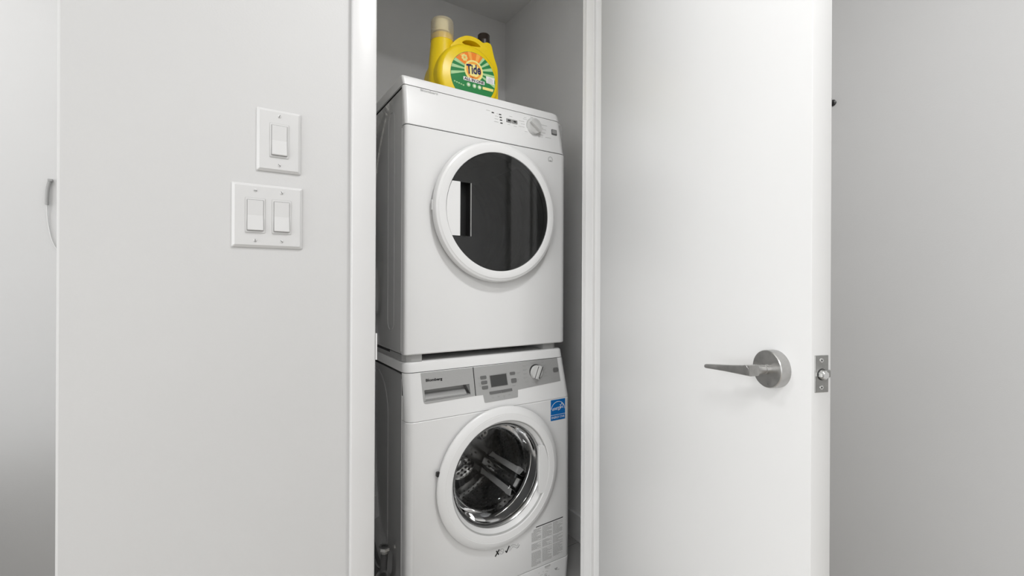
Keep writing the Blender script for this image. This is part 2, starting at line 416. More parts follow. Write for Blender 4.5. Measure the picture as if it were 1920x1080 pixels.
# ------------------------------------------------------------------ light switches
WALLV = 1.02
def bevel_plate(u0, u1, z0, z1, v_back, t, inset):
    bm = bmesh.new()
    r0 = rrect(u0, u1, z0, z1, 0.002, 2); r1 = rrect(u0 + 0.0008, u1 - 0.0008, z0 + 0.0008, z1 - 0.0008, 0.002, 2); r2 = rrect(u0 + inset, u1 - inset, z0 + inset, z1 - inset, 0.0015, 2)
    return loft([[(u, v_back, z) for u, z in r0], [(u, v_back - 0.0018, z) for u, z in r0], [(u, v_back - 0.0030, z) for u, z in r1], [(u, v_back - t, z) for u, z in r2]], bm=bm)
def rocker_set(root, plate, cu, cz, slots):
    f = flat(WALLV - 0.0062)
    hw, hh = 0.0168, 0.0335
    bm = prism(rrect(cu - hw - 0.0006, cu + hw + 0.0006, cz - hh - 0.0006, cz + hh + 0.0006, 0.0016), f, -0.0005, 0.00035)
    obj('frame_gap', bm, 'greyline', plate)
    bm = prism(rrect(cu - hw, cu + hw, cz - hh, cz + hh, 0.0014), f, -0.0005, 0.0012)
    fr = obj('rocker_frame', bm, 'switch', root)
    w2, h2 = 0.0142, 0.0300
    obj('rocker_gap', prism(rrect(cu - w2, cu + w2, cz - h2, cz + h2, 0.0008), f, 0.0005, 0.00135), 'darkgrey', fr)
    w2 -= 0.0007; h2 -= 0.0007; bm = bmesh.new(); v = WALLV - 0.0062
    prof = [(h2, 0.0022), (h2 - 0.0006, 0.0028), (0.0, 0.0016 + 0.0004), (-h2 + 0.0012, 0.0058), (-h2, 0.0052), (-h2, 0.001), (h2, 0.001)]
    loft([[(u, v - d, cz + y) for y, d in prof] for u in (cu - w2, cu + w2)], bm=bm)
    obj('rocker', bm, 'switch', fr)
    for sz, ang in slots:
        bm = lathe(cu, cz + sz, [(0, v + 0.0005), (0.0031, v + 0.0005), (0.0031, v - 0.0006), (0.0022, v - 0.0013), (0, v - 0.0014)], 16)
        s = obj('screw', bm, 'switch', plate, 40)
        a = math.radians(ang); d = Vector((math.cos(a), math.sin(a))); p = Vector((-d.y, d.x))
        q = [(cu + d.x * i * 0.0027 + p.x * j * 0.00055, cz + sz + d.y * i * 0.0027 + p.y * j * 0.00055) for i, j in ((1, 1), (-1, 1), (-1, -1), (1, -1))]
        obj('screw_slot', prism(q, flat(v - 0.0012), 0, 0.0004), 'darkgrey', plate)
sw = thing('light_switch', 'single rocker light switch on white plate, the upper one on the wall', 'light switch', (0.0985, 1.02, 1.3647))
pt = obj('wall_plate', bevel_plate(0.0588, 0.1382, 1.3028, 1.4266, WALLV, 0.0062, 0.0052), 'switch', sw)
rocker_set(sw, pt, 0.0985, 1.3650, ((0.0485, 60), (-0.0485, -40)))
sw2 = thing('light_switch', 'double light switch plate with two rockers, below the single switch', 'light switch', (0.0798, 1.02, 1.2133))
pt = obj('wall_plate', bevel_plate(0.0178, 0.1417, 1.1510, 1.2754, WALLV, 0.0062, 0.0052), 'switch', sw2)
rocker_set(sw2, pt, 0.0572, 1.2135, ((0.0485, 0), (-0.0485, 90)))
rocker_set(sw2, pt, 0.1032, 1.2135, ((0.0485, -60), (-0.0485, -40)))

# ------------------------------------------------------------------ small things on the outer walls
hk = thing('wall_hook', 'small black hook with shiny tip on the wall behind the open door', 'hook', (1.70, 0.6925, 1.6825))
def ulathe(u0, cy, cz, prof, n=20):         # turned about the u axis: (radius, distance from the wall)
    bm = bmesh.new(); R = []
    for r, d in prof:
        R.append([bm.verts.new((u0 - d, cy + r * math.cos(2 * PI * i / n), cz + r * math.sin(2 * PI * i / n))) for i in range(n)])
    for A, B in zip(R, R[1:]):
        for i in range(n): bm.faces.new((A[i], A[(i + 1) % n], B[(i + 1) % n], B[i]))
    bm.faces.new(R[0]); bm.faces.new(R[-1]); return bm
obj('hook_base', ulathe(1.70, 0.6925, 1.6825, [(0.010, 0), (0.010, 0.004), (0.006, 0.006), (0.005, 0.016)]), 'black', hk, 40)
obj('hook_arm', tube(catmull([(1.687, 0.6925, 1.6825), (1.678, 0.6915, 1.6845), (1.674, 0.690, 1.6905)], 5), 0.0045, 10), 'black', hk, 60)
obj('hook_tip', ulathe(1.683, 0.696, 1.6805, [(0.0005, 0.0), (0.0032, 0.001), (0.0030, 0.004), (0.0005, 0.006)]), 'chrome', hk, 60)

struct('shade_blocker_low', box((-1.77, 1.34, 0), (-0.64, 1.74, 0.59), 0.004), 'wall')      # unseen half-height block, added to shade the far wall's foot

pc = thing('cord_pull', 'slim curved grey cord pull with a thin white cord, left of the wall corner', 'cord pull', (-0.45, 1.995, 1.36))
def far(u, v, z): return (u * 0.8345, v - 0.393, 1.085 + (z - 1.085) * 0.8345)
pp = catmull([far(*p) for p in ((-0.541, 2.390, 1.467), (-0.5455, 2.386, 1.445), (-0.548, 2.384, 1.415), (-0.549, 2.384, 1.369))], 6)
obj('grip', tube(pp, lambda t: 0.0045 * (0.75 + 0.25 * min(1, 6 * t)), 12), 'midgrey', pc, 60)
pp = catmull([far(*p) for p in ((-0.549, 2.385, 1.370), (-0.548, 2.387, 1.32), (-0.543, 2.388, 1.275), (-0.535, 2.389, 1.235), (-0.520, 2.390, 1.20), (-0.50, 2.391, 1.19))], 6)
obj('cord', tube(pp, 0.0017, 8), 'switch', pc, 60)
obj('wall_clip', box((-0.457, 1.990, 1.397), (-0.446, 2.000, 1.405), 0.001), 'midgrey', pc)

# ------------------------------------------------------------------ machine bodies
def plan(u0, u1, vf, vb, r, n=7, rl=None):
    q = r if rl is None else rl
    pts = [(u0, vb)]
    for i in range(n + 1):
        a = PI + (PI / 2) * i / n; pts.append((u0 + q + q * math.cos(a), vf + q + q * math.sin(a)))
    for i in range(n + 1):
        a = 1.5 * PI + (PI / 2) * i / n; pts.append((u1 - r + r * math.cos(a), vf + r + r * math.sin(a)))
    pts.append((u1, vb)); return pts
def shell(levels, vb, r, rl=None):
    """levels: (z, u0, u1, v_front) lofted into a panel that wraps round the front corners"""
    return loft([[(u, v, z) for u, v in plan(u0, u1, vf, vb, r, 7, rl)] for z, u0, u1, vf in levels])

# ---- washing machine
WU0, WU1, WC, WZ = 0.4530, 1.0590, 0.7630, 0.4640
wm = thing('washing_machine', 'white front-loading washing machine with silver control strip, under the dryer', 'washing machine', (0.755, 1.56, 0))
VB = 1.84
bm = box((WU0, 1.300, 0.022), (WU1 - 0.002, VB, 0.812), 0.004)
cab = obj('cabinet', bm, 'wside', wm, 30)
wcut = lambda r, v0, v1: lathe(WC, WZ, [(0, v0), (r, v0), (r, v1), (0, v1)], 64)
boolean(cab, wcut(0.232, 1.25, 1.70))
fp = obj('front_panel', shell([(0.1155, WU0 + 0.001, WU1, 1.2545), (0.1175, WU0, WU1, 1.2535), (0.676, WU0, WU1, 1.2565), (0.6785, WU0 + 0.001, WU1, 1.2585)], 1.3, 0.024), 'enamel', wm, 30)
boolean(fp, wcut(0.205, 1.2, 1.35))
wplane = slope(0.680, 1.2575, 0.8175, 1.2785)
cp = obj('control_panel', shell([(0.6790, WU0 + 0.002, WU1 + 0.0015, 1.262), (0.6800, WU0, WU1 + 0.001, 1.2575), (0.684, WU0, WU1 + 0.001, wplane(0.684)), (0.8175, WU0 - 0.001, WU1 - 0.012, 1.2785)], 1.302, 0.026), 'plastic', wm, 30)
obj('seam', shell([(0.8165, WU0 + 0.003, WU1 - 0.016, 1.283), (0.8205, WU0 + 0.003, WU1 - 0.016, 1.283)], VB - 0.01, 0.024), 'groove', wm)
obj('top_lid', shell([(0.8195, WU0 - 0.001, WU1 - 0.012, 1.2795), (0.844, WU0, WU1 - 0.014, 1.2835), (0.8475, WU0 + 0.001, WU1 - 0.015, 1.2860), (0.8495, WU0 + 0.004, WU1 - 0.018, 1.290), (0.850, WU0 + 0.008, WU1 - 0.022, 1.295)], VB + 0.01, 0.026), 'plastic', wm, 40)
pk = obj('plinth', shell([(0.020, WU0 + 0.004, WU1 - 0.004, 1.270), (0.026, WU0 + 0.001, WU1 - 0.001, 1.2600), (0.1120, WU0, WU1, 1.2535), (0.1130, WU0 + 0.001, WU1 - 0.001, 1.2545)], 1.31, 0.024), 'plastic', wm, 30)
obj('plinth_gap', shell([(0.1128, WU0 + 0.004, WU1 - 0.004, 1.259), (0.1157, WU0 + 0.004, WU1 - 0.004, 1.259)], 1.305, 0.022), 'groove', pk)
obj('filter_tab', prism(rrect(0.944, 0.968, 0.1035, 0.1105, 0.001), flat(1.2545), 0, 0.0016), 'softink', pk)
bm = bmesh.new()
for u, z, r in ((0.995, 0.087, 0.007), (1.004, 0.100, 0.004)):
    prism(circ(u, z, r, 14), flat(1.2560), 0, 0.0006, bm)
prism([(0.993, 0.080), (1.010, 0.078), (1.010, 0.0765), (0.993, 0.0785)], flat(1.2565), 0, 0.0006, bm)
obj('filter_symbol', bm, 'greyink', pk)
bm = bmesh.new()
for i in range(26):
    u = 0.915 + 0.05 * random.random(); z = 0.055 + 0.045 * random.random(); w = 0.004 + 0.008 * random.random()
    prism([(u, z), (u + w, z), (u + w, z + 0.0008), (u, z + 0.0008)], slope(0.026, 1.2600, 0.112, 1.2535), 0, 0.0006, bm)
o = obj('filter_print', bm, 'softink', pk); o['kind'] = 'stuff'
for u in (WU0 + 0.05, WU1 - 0.05):
    for v in (1.33, 1.78):
        obj('foot', vlathe(u, v, [(0, 0), (0.02, 0), (0.02, 0.010), (0.009, 0.014), (0.009, 0.026), (0, 0.026)], 20), 'rubber', wm, 40)
# pressed rib and seam bead on the left side
def side_loop(v0, v1, z0, z1):
    r = (v1 - v0) / 2; c = (v0 + v1) / 2; pts = []
    for i in range(13): a = PI * i / 12; pts.append((WU0, c + r * math.cos(a), z1 - r + r * math.sin(a)))
    for i in range(13): a = PI + PI * i / 12; pts.append((WU0, c + r * math.cos(a), z0 + r + r * math.sin(a)))
    return pts
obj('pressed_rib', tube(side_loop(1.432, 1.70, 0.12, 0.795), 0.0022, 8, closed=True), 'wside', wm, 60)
obj('edge_bead', tube([(WU0 - 0.0002, 1.3035, 0.03), (WU0 - 0.0002, 1.3035, 0.80)], 0.0013, 8), 'enamel', wm, 60)

# silver fascia with the detergent drawer
P = wplane
dr_poly = [(0.5005, 0.8160), (0.6735, 0.8160), (0.6765, 0.7290), (0.5135, 0.7262), (0.5075, 0.7285), (0.5050, 0.734)]
dr = obj('detergent_drawer', prism(dr_poly, P, -0.003, 0.0012), 'silver', wm)
rec = [(0.5085, 0.7660), (0.6580, 0.7672), (0.6605, 0.7375), (0.5115, 0.7365)]
boolean(dr, prism(rec, P, -0.03, 0.02))
boolean(cp, prism([(u, z) for u, z in rec], P, -0.028, 0.02))
bm = bmesh.new()
loft([[(u, P(z) + 0.022, z) for u, z in rec], [(u, P(z) - 0.0005, z) for u, z in rec]], cap=False, bm=bm)
f = [bm.verts.new((u, P(z) + 0.022, z)) for u, z in rec]; bm.faces.new(f)
obj('recess_cup', bm, 'midgrey', dr)
bm = bmesh.new()                            # rounded pull lip across the bottom of the recess
prof = [(0.7368, 0.0010), (0.7400, -0.0002), (0.7445, 0.0030), (0.7485, 0.0085), (0.7520, 0.0150), (0.7530, 0.0210), (0.7368, 0.0210)]
loft([[(u, P(z) + d, z) for z, d in prof] for u in (0.5118, 0.6470)], bm=bm)
obj('pull_lip', bm, 'silver', dr, 50)
bm = bmesh.new()
loft([[(0.6470, P(0.766) + 0.001, 0.766), (0.6578, P(0.766) - 0.0002, 0.7662), (0.6602, P(0.738) - 0.0002, 0.738)], [(0.6440, P(0.766) + 0.021, 0.766), (0.6578, P(0.766) + 0.021, 0.7662), (0.6602, P(0.738) + 0.021, 0.738)]], bm=bm)
obj('recess_end', bm, 'darkgrey', dr)
obj('drawer_edge', prism([(0.5075, 0.7352), (0.6610, 0.7362), (0.6610, 0.7352), (0.5075, 0.7340)], P, 0, 0.0018), 'darkgrey', dr)
text('brand_lettering', 'Blomberg', 0.5145, 0.7900, 0.0075, P, 'ink', dr, width=0.053, proud=0.0020, bold=0.035)
fa_poly = [(0.6765, 0.8160), (1.0125, 0.8180), (1.0185, 0.7375), (0.8370, 0.7285), (0.8350, 0.7060), (0.8320, 0.7045), (0.7110, 0.7030), (0.7085, 0.7050), (0.7045, 0.7285), (0.6795, 0.7290)]
fa = obj('control_fascia', prism(fa_poly, P, -0.003, 0.0012), 'silver', wm)
obj('fascia_divider', prism([(0.6740, 0.8165), (0.6762, 0.8165), (0.6793, 0.7288), (0.6770, 0.7288)], P, 0, 0.0016), 'groove', fa)
ds = obj('display_bezel', prism([(0.7305, 0.7862), (0.7975, 0.7875), (0.8005, 0.7475), (0.7340, 0.7465)], P, 0, 0.0020), 'midgrey', fa)
obj('display', prism([(0.7330, 0.7845), (0.7945, 0.7855), (0.7975, 0.7495), (0.7360, 0.7488)], P, 0, 0.0028), 'display', ds)
for u, z in ((0.7090, 0.7818), (0.7108, 0.7660), (0.7128, 0.7503)):
    obj('program_button', prism(rrect(u - 0.0108, u + 0.0108, z - 0.0053, z + 0.0053, 0.003), P, 0, 0.0030), 'darkgrey', fa)
obj('start_button', prism(rrect(0.8092, 0.8298, 0.7793, 0.7882, 0.003), P, 0, 0.0030), 'darkgrey', fa)
obj('start_button', prism(rrect(0.8127, 0.8332, 0.7530, 0.7670, 0.003), P, 0, 0.0030), 'darkgrey', fa)
obj('selector_bar', prism([(0.7275, 0.7350), (0.7695, 0.7355), (0.7705, 0.7268), (0.7310, 0.7262), (0.7280, 0.7285)], P, 0, 0.0028), 'darkgrey', fa)
obj('selector_bar', prism([(0.7712, 0.7355), (0.8130, 0.7362), (0.8140, 0.7278), (0.7722, 0.7268)], P, 0, 0.0028), 'darkgrey', fa)
obj('power_button', prism(rrect(0.9890, 1.0125, 0.7700, 0.7855, 0.006), P, 0, 0.0030), 'darkgrey', fa)
KU, KZ = 0.9145, 0.7785
def knob_bm(ku, kz, r, plane, d):
    v = plane(kz)
    return lathe(ku, kz, [(0, v + 0.002), (r * 1.02, v + 0.002), (r, v - d * 0.6), (r * 0.93, v - d), (0, v - d)], 40)
obj('knob_ring', knob_bm(KU, KZ, 0.0258, P, 0.0035), 'groove', fa, 40)
kb = obj('program_knob', knob_bm(KU, KZ, 0.0236, P, 0.012), 'knob', fa, 40)
def bar(ku, kz, ang, hl, hw, off=0.0):
    d = Vector((math.cos(ang), math.sin(ang))); p = Vector((-d.y, d.x))
    return [(ku + d.x * i * hl + p.x * (j * hw + off), kz + d.y * i * hl + p.y * (j * hw + off)) for i, j in ((1, 1), (-1, 1), (-1, -1), (1, -1))]
KP = flat(P(KZ) - 0.012)
obj('knob_grip', prism(bar(KU + 0.004, KZ, math.radians(68), 0.0225, 0.0052), KP, -0.004, 0.009), 'knob', kb)
obj('knob_pointer', prism(bar(KU + 0.0078, KZ, math.radians(68), 0.0215, 0.0016), KP, -0.004, 0.0093), 'groove', kb)
obj('knob_pointer', prism(bar(KU - 0.0030, KZ, math.radians(68), 0.0215, 0.0012), KP, -0.004, 0.0010), 'darkgrey', kb)
bm = bmesh.new()
def dash(u, z, w, h=0.0013): prism([(u, z), (u + w, z), (u + w, z + h), (u, z + h)], P, 0, 0.0018, bm)
for (u, z, w) in ((0.862, 0.8035, 0.022), (0.862, 0.790, 0.018), (0.863, 0.777, 0.014), (0.862, 0.7640, 0.018), (0.868, 0.7510, 0.014), (0.894, 0.8105, 0.026), (0.942, 0.8085, 0.012),
                  (0.943, 0.7985, 0.018), (0.946, 0.7855, 0.012), (0.951, 0.773, 0.010), (0.946, 0.761, 0.016), (0.898, 0.746, 0.022), (0.833, 0.783, 0.018), (0.836, 0.762, 0.008), (0.815, 0.744, 0.014),
                  (0.689, 0.781, 0.006), (0.690, 0.766, 0.006), (0.692, 0.757, 0.008), (0.735, 0.716, 0.008), (0.756, 0.717, 0.008), (0.778, 0.716, 0.008), (0.798, 0.718, 0.008), (0.779, 0.711, 0.005)):
    dash(u, z, w); dash(u + 0.002, z - 0.0026, w * 0.6)
o = obj('panel_print', bm, 'greyink', fa); o['kind'] = 'stuff'

# door
FV = 1.2330
wd = obj('door', lathe(WC, WZ, [(0.190, 1.2480), (0.213, 1.2480), (0.2140, 1.2480), (0.2228, 1.2480), (0.2240, 1.2465), (0.2240, 1.2410), (0.2222, 1.2390), (0.2150, 1.2352), (0.2060, 1.2318), (0.2020, 1.2310),
                                (0.2005, 1.2316), (0.1995, 1.2310), (0.1860, 1.2310), (0.1815, 1.2312), (0.1795, 1.2330), (0.1790, 1.2380), (0.1740, 1.2440), (0.1640, 1.2600), (0.1640, 1.2700), (0.190, 1.2700)], 96, closed_prof=True), 'plastic', wm, 28)
obj('door_shadow_ring', lathe(WC, WZ, [(0.192, 1.2475), (0.2150, 1.2475), (0.2180, 1.2562), (0.192, 1.2562)], 72, closed_prof=True), 'groove', wd, 40)  # dark ring painting the shadow gap behind the door
obj('inner_line', lathe(WC, WZ, [(0.1795, 1.2345), (0.1775, 1.2385), (0.1760, 1.2400)], 96), 'greyline', wd, 60)
obj('chrome_rim', lathe(WC, WZ, [(0.1655, 1.2555), (0.1660, 1.2600), (0.1560, 1.2720), (0.1545, 1.2660), (0.1640, 1.2560)], 96), 'rim', wd, 60)
obj('glass_bowl', lathe(WC, WZ, [(0.1640, 1.2610), (0.1580, 1.2850), (0.1520, 1.3250), (0.1420, 1.3480), (0.1200, 1.3640), (0.07, 1.3700), (0.0, 1.3720)], 72), 'wglass', wd, 60)
# D-shaped handle at the right of the opening
def dshape(cu, cz, r, chord, h, side, n=14):
    a = math.asin(h / r); pts = []
    for i in range(n + 1):
        t = -a + 2 * a * i / n; pts.append((cu + side * r * math.cos(t), cz + r * math.sin(t)))
    return pts + [(chord, cz + h), (chord, cz - h)]
hb = bmesh.new(); prism(dshape(WC, WZ - 0.007, 0.1785, 0.9055, 0.079, 1), flat(FV), -0.012, 0.0018, hb)
obj('handle', hb, 'plastic', wd)
obj('handle_edge', box((0.9025, FV + 0.0005, WZ - 0.084), (0.9054, FV + 0.010, WZ + 0.071), 0.001), 'plastic', wd)
obj('door_catch', prism(rrect(0.5375, 0.5480, 0.5120, 0.5260, 0.003), flat(1.2490), 0, 0.0070), 'black', wd)
# gasket and drum
obj('gasket', lathe(WC, WZ, [(0.205, 1.258), (0.204, 1.280), (0.190, 1.300), (0.185, 1.330), (0.178, 1.336), (0.176, 1.345), (0.186, 1.356), (0.228, 1.360)], 72), 'rubber', wm, 60)
obj('gasket_lip', lathe(WC, WZ, [(0.1785, 1.3335), (0.1760, 1.3350), (0.1760, 1.3375), (0.1785, 1.3390)], 72), 'chrome', wm, 60)
DVF, DVB, DR = 1.362, 1.660, 0.226
drm = obj('drum', lathe(WC, WZ, [(0.186, 1.360), (0.200, 1.366), (DR - 0.004, 1.372), (DR, 1.380), (DR, DVB - 0.02), (DR - 0.01, DVB), (0.10, DVB + 0.012), (0, DVB + 0.014)], 72), 'drum', wm, 50)
bm = bmesh.new()                            # perforations
for row in range(15):
    v = 1.392 + row * 0.0175
    for k in range(64):
        a = 2 * PI * (k + 0.5 * (row % 2)) / 64
        if min(abs((a - math.radians(p) + PI) % (2 * PI) - PI) for p in (-36, 84, 204)) < 0.17: continue
        r = DR - 0.0006; c = Vector((WC + r * math.cos(a), v, WZ + r * math.sin(a)))
        t = Vector((-math.sin(a), 0, math.cos(a)))
        vs = [bm.verts.new(c + t * 0.0042 * math.cos(PI * j / 3) + Vector((0, 0.0042 * math.sin(PI * j / 3), 0))) for j in range(6)]
        bm.faces.new(vs)
o = obj('perforations', bm, 'groove', drm); o['kind'] = 'stuff'
for p in (-36, 84, 204):                    # lifters with bright flanks
    a = math.radians(p); rd = Vector((math.cos(a), 0, math.sin(a))); t = Vector((-math.sin(a), 0, math.cos(a))); bm = bmesh.new(); rings = []
    for v, hgt, w in ((1.378, 0.012, 0.036), (1.40, 0.040, 0.036), (1.60, 0.042, 0.034), (1.654, 0.030, 0.030)):
        rings.append([Vector((WC, v, WZ)) + rd * (DR + 0.002 - q * hgt) + t * s_ * w for q, s_ in ((0, -1), (0.45, -0.80), (0.85, -0.60), (1.0, -0.35), (1.0, 0.35), (0.85, 0.60), (0.45, 0.80), (0, 1))])
    loft(rings, bm=bm); lf = obj('lifter', bm, 'drum', drm, 45)
    for sgn in (-1, 1):                     # white strips painting the lit flanks, widening towards the door
        bm = bmesh.new(); rings = []
        for v, w in ((1.425, 0.0150), (1.455, 0.0165), (1.465, 0.0130), (1.56, 0.0105), (1.620, 0.0080), (1.640, 0.0105), (1.650, 0.0110)):
            c = Vector((WC, v, WZ)) + rd * (DR - 0.010) + t * sgn * 0.037
            tt = (t * sgn * 0.94 + rd * 0.34)
            nn = (t * sgn * 0.34 - rd * 0.94)
            rings.append([c + tt * w * i + nn * j for i, j in ((-1, 0.0), (1, 0.0), (1, 0.004), (-1, 0.004))])
        obj('lifter_flank', loft(rings, bm=bm), 'drumbright', lf)
    bm = bmesh.new()
    for i in range(4):
        for j in range(2):
            c = Vector((WC, 1.43 + i * 0.05 + 0.02 * (j % 2), WZ)) + rd * (DR - 0.041) + t * (j - 0.5) * 0.014
            bmesh.ops.create_icosphere(bm, subdivisions=1, radius=0.0050, matrix=Matrix.Translation(c))
    o = obj('lifter_holes', bm, 'groove', lf); o['kind'] = 'stuff'
for p in (-62, 6, 74, 142, 210):            # raised, pierced fields on the drum's back
    a = math.radians(p); d = Vector((math.cos(a), 0, math.sin(a))); t = Vector((-math.sin(a), 0, math.cos(a))); rings = []
    for sc, hh in ((1.0, 0.012), (0.92, -0.004), (0.70, -0.008)):
        rings.append([Vector((WC, DVB + hh, WZ)) + d * (0.150 + sc * 0.040 * math.cos(q)) + t * sc * (0.052 + 0.014 * math.cos(q)) * math.sin(q) for q in [2 * PI * k / 20 for k in range(20)]])
    pf = obj('back_boss', loft(rings), 'chrome', drm, 40)
    bm = bmesh.new()
    for i in (-1.5, -0.5, 0.5, 1.5):
        for j in (-1, 0, 1):
            c = Vector((WC, DVB - 0.0088, WZ)) + d * (0.150 + j * 0.016) + t * (i * 0.019 + 0.008 * (j % 2))
            vs = [bm.verts.new(c + d * 0.0050 * math.cos(PI * k / 5) + t * 0.0065 * math.sin(PI * k / 5)) for k in range(10)]; bm.faces.new(vs)
    o = obj('boss_holes', bm, 'groove', pf); o['kind'] = 'stuff'
obj('drum_hub', lathe(WC, WZ, [(0.062, DVB + 0.013), (0.058, DVB - 0.004), (0.04, DVB - 0.010), (0, DVB - 0.011)], 48), 'drum', drm, 50)

# stickers and print on the front
F = flat(1.2535); FF = slope(0.117, 1.2535, 0.676, 1.2565)
st = obj('energy_sticker', prism([(0.9690, 0.6765), (1.0325, 0.6765), (1.0325, 0.6045), (0.9690, 0.6045)], FF, 0, 0.0008), 'blue', wm)
bm = bmesh.new(); c0 = (1.0010, 0.6370)
def stroke(pts, w, plane, h, bm):
    for (a, b) in zip(pts, pts[1:]):
        d = Vector((b[0] - a[0], b[1] - a[1])); L = d.length
        if L < 1e-6: continue
        d /= L; p = Vector((-d.y, d.x)) * w / 2; e = d * w * 0.25
        prism([(a[0] - e.x + p.x, a[1] - e.y + p.y), (b[0] + e.x + p.x, b[1] + e.y + p.y), (b[0] + e.x - p.x, b[1] + e.y - p.y), (a[0] - e.x - p.x, a[1] - e.y - p.y)], plane, 0, h, bm)
stroke([(1.0005 + 0.030 * math.cos(math.radians(t)), 0.6405 + 0.0285 * math.sin(math.radians(t))) for t in range(172, -2, -10)], 0.0014, FF, 0.0013, bm)
stroke([(0.9695, 0.6235), (1.032, 0.6235)], 0.0010, FF, 0.0013, bm)
star = [(1.0175 + (0.0095 if i % 2 == 0 else 0.0040) * math.cos(PI / 2 + PI * i / 5), 0.6530 + (0.0115 if i % 2 == 0 else 0.0046) * math.sin(PI / 2 + PI * i / 5)) for i in range(10)]
stroke(star + star[:1], 0.0012, FF, 0.0013, bm)
obj('star_emblem', bm, 'white', st)
text('script_lettering', 'energy', 0.9735, 0.6390, 0.0125, FF, 'white', st, width=0.041, proud=0.0013, shear=0.45, rot=0.10)
text('strip_lettering', 'ENERGY STAR', 0.9715, 0.6110, 0.0075, FF, 'white', st, width=0.057, proud=0.0013)
bm = bmesh.new()
prism([(0.9065, 0.2560), (1.0235, 0.2590), (1.0235, 0.2565), (0.9065, 0.2532)], FF, 0, 0.0006, bm)
obj('warning_rule', bm, 'ink', wm)
bm = bmesh.new()
cols = ((0.8885, 0.0395), (0.9335, 0.0405), (0.9795, 0.0420))
for ci, (u0, w) in enumerate(cols):
    for (za, zb) in ((0.2505, 0.2090), (0.2030, 0.1800), (0.1740, 0.1240 + 0.004 * ci)):
        z = za - 0.002 + 0.0016 * ci
        while z > zb:
            x = u0 + (0.008 if (ci == 0 and z > 0.24) else 0)
            end = u0 + w * (1 if random.random() < 0.75 else 0.4 + 0.5 * random.random())
            while x < end - 0.002:
                ww = min(end - x, 0.0025 + 0.006 * random.random())
                prism([(x, z), (x + ww, z), (x + ww, z - 0.0009), (x, z - 0.0009)], FF, 0, 0.0005, bm)
                x += ww + 0.0011
            z -= 0.0024
o = obj('warning_print', bm, 'greyink', wm); o['kind'] = 'stuff'
bm = bmesh.new()
stroke([(0.7465, 0.2075), (0.7605, 0.2240)], 0.0042, FF, 0.0006, bm); stroke([(0.7505, 0.2225), (0.7585, 0.2100)], 0.0042, FF, 0.0006, bm)
obj('cross_mark', bm, 'ink', wm); bm = bmesh.new()
stroke([(0.7850, 0.2120), (0.7890, 0.2070), (0.7985, 0.2240)], 0.0042, FF, 0.0006, bm)
obj('tick_mark', bm, 'ink', wm)
bm = bmesh.new()
stroke(circ(0.7705, 0.2155, 0.0080, 14) + [(0.7785, 0.2155)], 0.0010, FF, 0.0006, bm); stroke([(0.764, 0.222), (0.777, 0.209)], 0.0010, FF, 0.0006, bm)
obj('care_drawing', bm, 'greyink', wm); bm = bmesh.new()
stroke([(0.8290, 0.2085), (0.8350, 0.2100), (0.8380, 0.2165)], 0.0026, FF, 0.0006, bm)
stroke([(0.800, 0.208), (0.803, 0.221), (0.812, 0.224), (0.822, 0.221), (0.830, 0.214), (0.834, 0.222)], 0.0011, FF, 0.0006, bm)
stroke([(0.804, 0.209), (0.812, 0.218), (0.822, 0.214), (0.829, 0.208)], 0.0011, FF, 0.0006, bm)
obj('care_drawing', bm, 'greyink', wm)

# ---- stacking rails between the machines
sk = thing('stacking_kit', 'pale grey stacking rails sandwiched between the dryer and the washing machine', 'stacking rails', (0.75, 1.55, 0.85))
def rail(u0, u1, poly_v0):
    bm = loft([[(u, v, z) for u, v in plan(u0, u1, 1.2875, VB - 0.05, 0.012, 4)] for z in (0.8505, 0.8690)]); return bm
r1 = obj('rail', loft([[(0.4530 + (x - 0.4530), v, z) for x, v in ((0.4535, VB - 0.06), (0.4535, 1.310), (0.462, 1.295), (0.476, 1.2885), (0.5080, 1.2875), (0.5080, VB - 0.06))] for z in (0.8502, 0.8700)]), 'silver', sk)
r2 = obj('rail', loft([[(x, v, z) for x, v in ((0.962, VB - 0.06), (0.962, 1.292), (1.006, 1.292), (1.018, 1.300), (1.020, VB - 0.06))] for z in (0.8502, 0.8700)]), 'silver', sk)
obj('rail_slot', box((0.4530, 1.42, 0.8640), (0.4545, 1.60, 0.8705)), 'groove', r1)
obj('crossbar', box((0.5080, 1.40, 0.8502), (0.962, 1.42, 0.868)), 'groove', sk)

# ---- clothes dryer
DU0, DU1, DC, DZ = 0.4500, 1.0520, 0.7520, 1.3100
dy = thing('clothes_dryer', 'white front-loading clothes dryer with round dark glass door, stacked on top', 'clothes dryer', (0.75, 1.56, 0.87))
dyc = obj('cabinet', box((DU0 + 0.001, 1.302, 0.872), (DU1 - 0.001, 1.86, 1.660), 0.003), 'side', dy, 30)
dcut = lambda r, v0, v1: lathe(DC, DZ, [(0, v0), (r, v0), (r, v1), (0, v1)], 64)
boolean(dyc, dcut(0.262, 1.25, 1.80))
fp = obj('front_panel', shell([(0.8705, DU0 + 0.004, DU1 - 0.004, 1.284), (0.8720, DU0 + 0.001, DU1 - 0.001, 1.2775), (0.875, DU0, DU1, 1.2755), (1.543, DU0, DU1, 1.2765), (1.5445, DU0 + 0.001, DU1 - 0.001, 1.278)], 1.303, 0.026, 0.012), 'enamel', dy, 30)
boolean(fp, dcut(0.196, 1.2, 1.4))
dplane = slope(1.547, 1.2775, 1.664, 1.2890)
cp = obj('control_panel', shell([(1.5470, DU0, DU1, 1.2785), (1.5485, DU0 - 0.0005, DU1, dplane(1.5485)), (1.660, DU0 - 0.002, DU1 - 0.012, dplane(1.660)), (1.6635, DU0 - 0.0015, DU1 - 0.013, 1.2895)], 1.303, 0.030, 0.011), 'plastic', dy, 30)
